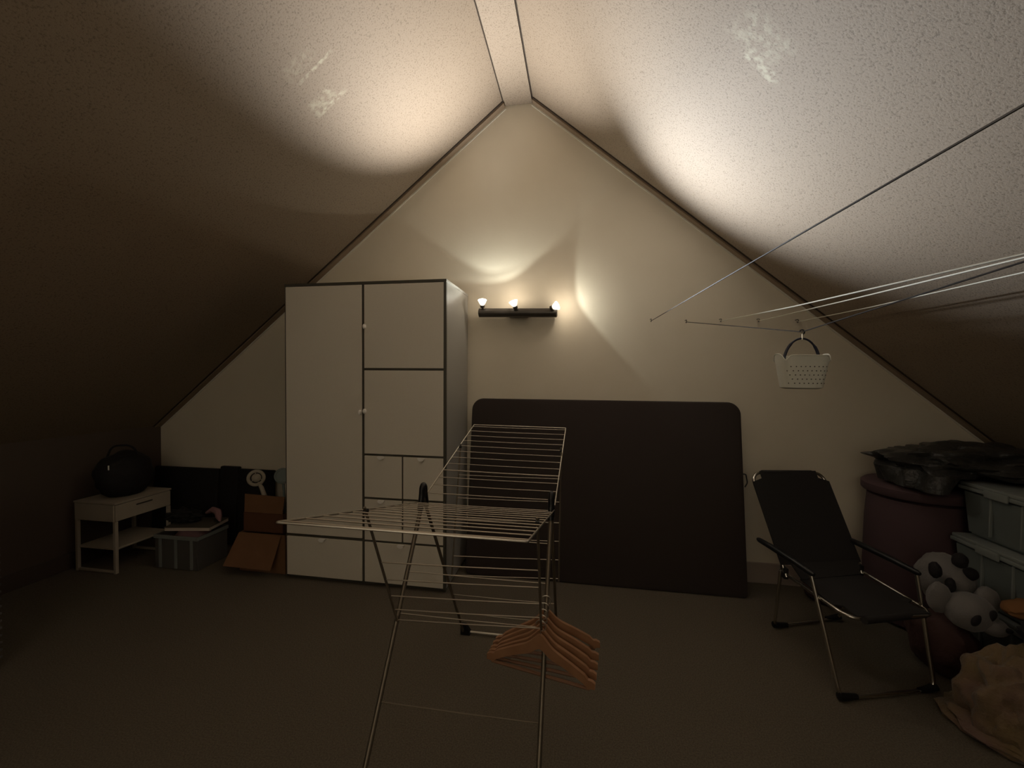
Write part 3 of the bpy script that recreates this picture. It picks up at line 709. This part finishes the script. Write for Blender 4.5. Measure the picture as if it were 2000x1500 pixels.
for v in q.bm.verts:
    lim = RZ - SR*(v.co.x-RR) - .03
    if v.co.z > lim: v.co.z = lim
    v.co.y = min(v.co.y, D-.03)
    if v.co.z < .965 and not (v.co.x > 2.0 and v.co.y < 2.76): v.co.z -= .085
tag(q.build('wrapped_bundle', 'film', None, True), 'large dark plastic-wrapped bundle lying over the storage boxes and pouf', 'bundle')
# low clutter between chair and pouf
q = MB(); q.blob((1.645, 3.05, .10), (.13, .12, .14), 3, .25, 2.5, 31, flat=.004); tag(q.build('cloth_bag', 'maroon', None, True), 'slumped reddish cloth bag on the floor behind the chair', 'bag')
# blanket heap
def drape(nm, m, label, cat, c0, r, seed, amp, sub=5, flat=.004, freq=2.6, rot=0):
    q = MB(); q.blob(c0, r, sub, amp, freq, seed, flat=flat, mtx=Matrix.Rotation(rot, 3, 'Z')); o = q.build(nm, m, None, True); tag(o, label, cat); return o
q = MB(); q.blob((1.865, 2.03, .08), (.22, .175, .265), 5, .22, 2.6, 41, flat=.004, mtx=Matrix.Rotation(.3, 3, 'Z'))
q.blob((1.86, 1.99, .03), (.27, .20, .055), 4, .18, 3.2, 43, flat=.004, mtx=Matrix.Rotation(-.5, 3, 'Z'))
tag(q.build('blanket', 'fluff', None, True), 'beige and pink fleece blanket heaped on the floor at the right edge', 'blanket')
drape('seat_cushion', 'orange', 'orange-brown cushion above the fleece blanket, between plush toy and storage boxes', 'cushion', (2.00, 2.145, .475), (.115, .085, .042), 51, .10, 4, flat=None)
drape('black_bag', 'blackm', 'black bag slumped on the fleece blanket at the right edge', 'bag', (1.925, 1.98, .445), (.10, .10, .080), 53, .2, 4, flat=None)
# plush toy: pale with black patches
pl = empty('plush_toy', (1.83, 2.30, .3), label='pale plush toy with black eye patches lying right of the chair seat', cat='soft toy')
q = MB(); q.blob((1.83, 2.43, .47), (.10, .13, .13), 4, .10, 2, 61); q.build('body', 'plush', pl, True)
hc = Vector((1.80, 2.255, .40)); q = MB(); q.blob(hc, (.095, .085, .085), 4, .05, 2, 63); q.blob(hc+Vector((.055, -.055, -.035)), (.05, .045, .04), 3, .03, 2, 64); q.build('head', 'plush', pl, True)
for k, (dx, dy, dz) in enumerate(((-.035, -.078, .0), (.030, -.072, .022))):
    q = MB(); q.blob(hc+Vector((dx, dy, dz)), (.016, .012, .030), 3, .03, 2, 66+k, mtx=Matrix.Rotation(.45, 3, 'Y')); q.build('eye_patch', 'plushb', pl, True)
q = MB(); q.blob(hc+Vector((.078, -.092, -.028)), (.018, .012, .011), 3, .02, 2, 69); q.build('nose', 'plushb', pl, True)
for k, (p, r) in enumerate((((1.715, 2.335, .555), (.022, .03, .04)), ((1.80, 2.31, .62), (.03, .03, .036)), ((1.86, 2.33, .55), (.03, .03, .03)), ((1.755, 2.30, .50), (.020, .02, .036)))):
    q = MB(); q.blob(p, r, 3, .1, 2, 70+k); q.build('black_patch', 'plushb', pl, True)
for k, (p, r) in enumerate((((1.70, 2.29, .44), (.05, .035, .075)), ((1.88, 2.27, .45), (.05, .035, .07)))):
    q = MB(); q.blob(p, r, 3, .1, 2, 80+k); q.build('arm', 'plush', pl, True)
pl.location.x += .035
q = MB(); q.blob((1.875, 2.45, .13), (.12, .17, .155), 4, .12, 2, 90, flat=.004); tag(q.build('cushion', 'maroon', None, True), 'dark cushion on the floor under the plush toy', 'cushion')
